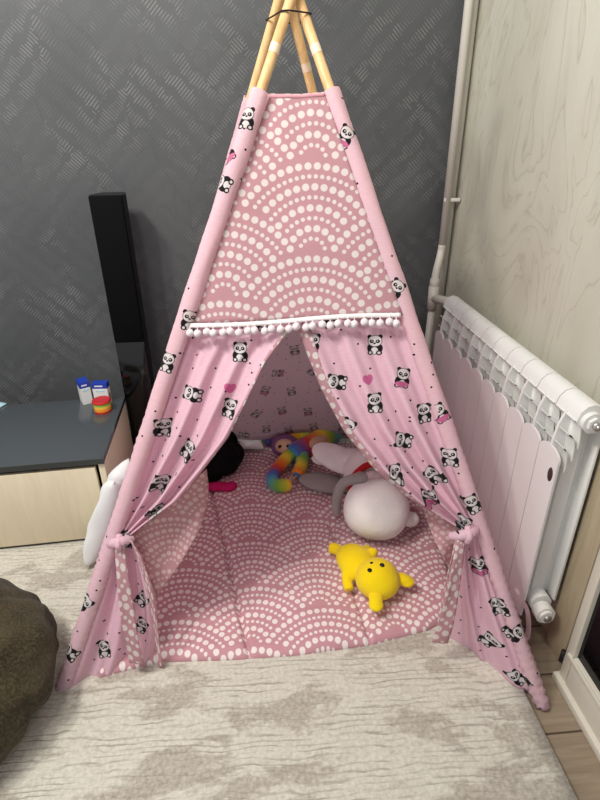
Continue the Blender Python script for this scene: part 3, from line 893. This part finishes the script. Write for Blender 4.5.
for side, (a, b) in ((-1, (.152, .368)), (1, (.914, .400))):
    bm = bmesh.new()
    tube(bm, smooth_path([F(a - .028, b - .010, .004), F(a - .012, b - .002, .022), F(a + .010, b + .004, .024), F(a + .026, b + .004, .006)], 16), lambda q: .008 + .003 * math.sin(q * PI) + .0012 * math.sin(q * 40), 12, flat=1.0)
    tube(bm, smooth_path([F(a + .003, b + .016, .020), F(a + .004, b, .034), F(a + .002, b - .016, .022)], 12), lambda q: .007 + .001 * math.sin(q * 25), 10)
    uvl = bm.loops.layers.uv.verify()
    for f in bm.faces:
        for lp in f.loops:
            q = lp.vert.co - ORG; lp[uvl].uv = (q.dot(E1) + 5, q.dot(E2) + 5)
    obj('tie_knot', bm, M_PANDA, FLAPS[side])
bm = bmesh.new()   # loop of spare tie behind the right front pole
tube(bm, smooth_path([(.555, .82, .22), (.60, .83, .14), (.622, .835, .05), (.612, .84, .03), (.596, .845, .07), (.56, .85, .18)], 30), .004, 8, flat=2.0)
uvl = bm.loops.layers.uv.verify()
obj('tie_loop', bm, M_PANDA_BACK, FLAPS[1])

# side and back walls of the tent
def wall_fn(f0, t0, f1, t1, z0, bul, nrm, seed):
    def fn(u, v):
        z = z0 + v * (1.232 - z0); p_ = line_z(f0, t0, z).lerp(line_z(f1, t1, z), u)
        e = math.sin(u * PI)
        return p_ + nrm * (bul * e * math.sin(min(1, v * 1.3 + .05) * PI) + .012 * e * (1 - v) * math.sin(u * 17 + seed + 2 * v) + .010 * e * noise.noise(Vector((u * 4, v * 4, seed))))
    return fn
for nm, f0, t0, f1, t1, z0, bul, nrm, lab in (
        ('side_panel', FLf, FLt, BLf, BLt, .008, -.02, Vector((-1, 0, .4)).normalized(), 'left cloth side'),
        ('side_panel', BRf, BRt, FRf, FRt, .008, -.02, Vector((1, 0, .4)).normalized(), 'right cloth side'),
        ('back_panel', BLf, BLt, BRf, BRt, .105, -.012, Vector((0, 1, .35)).normalized(), 'cloth back')):
    fn = wall_fn(f0, t0, f1, t1, z0, bul, nrm, len(lab)); bm = bmesh.new()
    fx = f0 if nm == 'back_panel' else f0
    ex = (f1 - f0).normalized()
    grid(bm, fn, 40, 40, lambda u, v, fn=fn, fx=fx, ex=ex: ((fn(u, v) - fx).dot(ex), fn(u, v).z * 1.05))
    thick(obj(nm, bm, M_PANDA_BACK, tent), .0014)

# pompom trim
def trim_pt(q): return F(.316 + (.765 - .316) * q, .845 + .022 * q - .003 * math.sin(q * PI * 2), .014 + .003 * math.sin(q * 11))
def trim_fn(u, v):
    p_ = trim_pt(v); return p_ + E2 * (u - .5) * .010 + EN * .002 * math.sin(u * PI)
bm = bmesh.new(); grid(bm, trim_fn, 4, 80)
tr = thick(obj('pompom_trim', bm, M_TRIM, tent), .003, 1)
NP = 26
for k in range(NP):
    q = (k + .35) / (NP - .2); p_ = trim_pt(q) - E2 * (.0155 + .002 * math.sin(k * 2.3)) + E1 * .002 * math.sin(k * 3.7) + EN * .004
    bm = bmesh.new(); vv = ellipsoid(bm, p_, (.0082, .0082, .0086), (0, 0, k), 3)
    for v in bm.verts: v.co += (v.co - p_).normalized() * .0009 * noise.noise(v.co * 400)
    tube(bm, [p_ + E2 * .006, p_ + E2 * .013], .0012, 6)
    obj('pompom', bm, M_POM, tr)

# ------------------------------------------------------------------ floor mat inside the tent
FR_EDGE = [(-.425, .842, 0), (-.279, .870, 0), (-.10, .858, 0), (.059, .856, 0), (.24, .868, 0), (.395, .897, 0), (.505, .950, 0)]
BK_EDGE = [(-.455, 1.815, 0), (0, 1.845, 0), (.575, 1.815, 0)]
def mat_fn_top(u, v):
    A, B = poly_lerp(FR_EDGE, u), poly_lerp(BK_EDGE, u); p_ = A.lerp(B, v)
    ed = min(1, min(v, 1 - v, u, 1 - u) / .035); ed = math.sqrt(max(0, 1 - (1 - ed) ** 2))
    z = .005 + .026 * ed + 0.010 * ed * noise.noise(Vector((p_.x * 5, p_.y * 5, 0))) + .0025 * ed * noise.noise(Vector((p_.x * 16, p_.y * 16, 3)))
    for (x0, y0, x1, y1, dp) in ((-.198, 1.536, -.063, .857, .016), (.24, .85, .205, 1.22, .012), (-.30, .95, .50, 1.02, .002), (.0, 1.5, .45, 1.42, .003)):
        dx, dy = x1 - x0, y1 - y0; L = math.hypot(dx, dy); s = ((p_.x - x0) * dx + (p_.y - y0) * dy) / L / L
        d = abs((p_.x - x0) * dy - (p_.y - y0) * dx) / L
        if -.6 < s < 1.3: z -= dp * ed * math.exp(-(d / .0055) ** 2)
    p_.z = z
    return p_
bm = bmesh.new()
grid(bm, mat_fn_top, 220, 180, lambda u, v: tuple(mat_fn_top(u, v)[:2]))
fm = obj('floor_mat', bm, M_ROSE_MAT, None, (.05, 1.35, 0)); tag(fm, 'padded rose mat with white dotted fans covering the tent floor', 'mat'); thick(fm, .0022, -1)

# ------------------------------------------------------------------ toys inside the tent
MZ = .033
t = thing('plush_toy', 'round white plush toy with grey paws and red collar lying on the mat', 'plush toy', (.33, 1.28, MZ))
blob('body', [((.332, 1.262, .120), (.103, .105, .090), (0, 0, .1)), ((.340, 1.365, .11), (.066, .065, .07))], M_WHITE, t, vox=.005, lump=.004)
hd = blob('head', [((.350, 1.462, .120), (.088, .075, .085))], M_WHITE, t, vox=.005, lump=.003)
blob('ear', [((.255, 1.530, .135), (.105, .055, .020), (.35, .25, -.50)), ((.31, 1.52, .14), (.06, .05, .03), (0, .2, 0)), ((.190, 1.572, .108), (.030, .020, .014), (.3, .2, -.5))], M_WHITE, hd, vox=.004)
e = blob('ear', [((.205, 1.497, .060), (.098, .048, .020), (.1, .05, -.30))], M_GREY, hd, vox=.004); e['label'] = 'grey ear'
bm = bmesh.new(); tube(bm, smooth_path([(.272, 1.395, .09), (.285, 1.398, .150), (.335, 1.405, .188), (.385, 1.405, .17), (.415, 1.400, .09)], 30), .009, 10, flat=1.6); obj('collar', bm, M_RED, t)['label'] = 'red collar'
e = blob('arm', [((.290, 1.312, .206), (.023, .021, .018))], M_GREY, t, vox=.004, tubes=[([(.285, 1.318, .200), (.243, 1.345, .165), (.222, 1.345, .11), (.220, 1.335, .053)], lambda q: .018 - .003 * q)]); e['label'] = 'grey arm and paw'
blob('tail', [((.436, 1.245, .085), (.030, .024, .024)), ((.412, 1.25, .09), (.03, .022, .022))], M_WHITE, t, vox=.004, lump=.002)

t = thing('plush_toy', 'small plain yellow plush toy lying on its back on the mat', 'plush toy', (.26, 1.07, MZ))
blob('body', [((.242, 1.095, .070), (.054, .066, .038), (0, 0, .35)), ((.232, 1.115, .07), (.048, .045, .036))], M_YELLOW, t, vox=.004,
     tubes=[([(.215, 1.135, .064), (.195, 1.165, .058), (.180, 1.178, .052)], lambda q: .016 + .002 * q), ([(.265, 1.135, .066), (.280, 1.150, .060), (.288, 1.158, .056)], lambda q: .016),
            ([(.210, 1.07, .075), (.205, 1.04, .060), (.208, 1.015, .050)], lambda q: .016 - .002 * q), ([(.285, 1.10, .085), (.296, 1.118, .090)], lambda q: .014)])
ctr = Vector((.282, 1.016, .086))
hd = blob('head', [(tuple(ctr), (.060, .056, .052), (0, 0, .3)), ((.285, 1.008, .083), (.058, .052, .048))], M_YELLOW, t, vox=.004)
for ex, ey, rz in ((.357, 1.010, -.35), (.264, .945, -1.70)):
    blob('ear', [((ex - .012 * math.cos(rz), ey - .012 * math.sin(rz), .080), (.032, .019, .013), (0, 0, rz)), ((ex + .006 * math.cos(rz), ey + .006 * math.sin(rz), .074), (.022, .020, .012), (0, 0, rz))], M_YELLOW, hd, vox=.003)
def on_head(dx, dy):
    d = Vector((dx, dy, 1)).normalized(); return ctr + Vector((d.x * .060, d.y * .056, d.z * .052))
for dx, dy in ((.16, -.10), (-.48, -.30)):
    bm = bmesh.new(); ellipsoid(bm, on_head(dx, dy), (.0065, .0065, .004)); obj('eye', bm, M_EYE, hd)['label'] = 'black eye'
bm = bmesh.new(); ellipsoid(bm, on_head(-.28, .12), (.0045, .0032, .003)); obj('nose', bm, M_EYE, hd)['label'] = 'black nose'

MR = rainbow_mat()
t = thing('plush_toy', 'long armed rainbow plush toy sprawled at the back of the tent', 'plush toy', (.15, 1.66, MZ))
def fuzzy(name, path, rad, parent, ulen=.22, n=48):
    bm = bmesh.new(); uvl = bm.loops.layers.uv.verify(); tube(bm, smooth_path(path, n), rad, 16, True, uvl, ulen)
    for v in bm.verts: v.co += Vector((noise.noise(v.co * 120), noise.noise(v.co * 120 + Vector((9, 0, 0))), noise.noise(v.co * 120 + Vector((0, 9, 0))))) * .0025
    return obj(name, bm, MR, parent)
rr = lambda q: .024 * math.sin(min(1, q * 8 + .35) * PI / 2) * (1 if q < .9 else (1.0 - (q - .9) * 4))
bd = fuzzy('body', [(.30, 1.80, .075), (.24, 1.77, .085), (.18, 1.72, .085), (.13, 1.68, .085), (.10, 1.655, .08)], lambda q: .040 * math.sin(min(1, q * 4 + .3) * PI / 2), t, .26)
bm = bmesh.new(); ellipsoid(bm, (.198, 1.700, .105), (.05, .028, .02), (0, 0, .55)); obj('belly_patch', bm, M_BEIGE, bd)
fuzzy('arm', [(.13, 1.69, .09), (.085, 1.66, .075), (.04, 1.60, .06), (.018, 1.545, .055), (.035, 1.505, .055), (.085, 1.505, .055)], rr, t, .20)
fuzzy('arm', [(.135, 1.68, .085), (.135, 1.63, .075), (.122, 1.585, .062), (.108, 1.555, .058)], rr, t, .24)
fuzzy('leg', [(.26, 1.79, .065), (.16, 1.825, .055), (.06, 1.83, .052), (.0, 1.815, .052)], rr, t, .30)
hd = blob('head', [((.075, 1.72, .085), (.055, .048, .045))], M_PURPLE, t, vox=.004)
bm = bmesh.new(); ellipsoid(bm, (.072, 1.694, .098), (.036, .026, .030)); obj('face', bm, M_BEIGE, hd)['label'] = 'beige face'
for dx in (-.016, .014):
    bm = bmesh.new(); ellipsoid(bm, (.070 + dx, 1.674, .110), (.007, .005, .009), (.5, 0, .3)); obj('eye', bm, M_EYE, hd)
for k in range(2):
    bm = bmesh.new(); tube(bm, smooth_path([(.105 - k * .016, 1.553, .055), (.100 - k * .016, 1.540, .060), (.088 - k * .014, 1.532, .050)], 10), lambda q: .005 - .003 * q, 8); obj('claw', bm, M_BEIGE, t)

c = blob('cloth_bag', [((-.185, 1.66, .09), (.09, .095, .062), (0, .2, .3)), ((-.13, 1.67, .085), (.05, .05, .05)), ((-.21, 1.60, .07), (.06, .05, .045)), ((-.17, 1.74, .10), (.07, .06, .07))], M_BLACKCLOTH, None, (-.18, 1.67, MZ), .005, 4, lump=.014)
tag(c, 'crumpled black cloth bag on the mat behind the left flap', 'bag')
c = blob('cloth_bundle', [((-.175, 1.535, .044), (.048, .022, .015), (0, 0, .1)), ((-.135, 1.530, .044), (.028, .020, .015), (0, 0, .5)), ((-.21, 1.54, .042), (.02, .018, .013))], M_MAGENTA, None, (-.17, 1.535, MZ), .003, 3, lump=.007)
tag(c, 'small crumpled magenta cloth in front of the black bag', 'cloth')
M = Matrix.Translation((-.085, 1.800, .085)) @ Euler((math.radians(-62), math.radians(6), .1)).to_matrix().to_4x4()
p = pillow('pillow', M, .16, .12, .04, M_PILLOW, None, (-.105, 1.785, MZ)); tag(p, 'small white pillow at the rear left under the tent back', 'pillow')
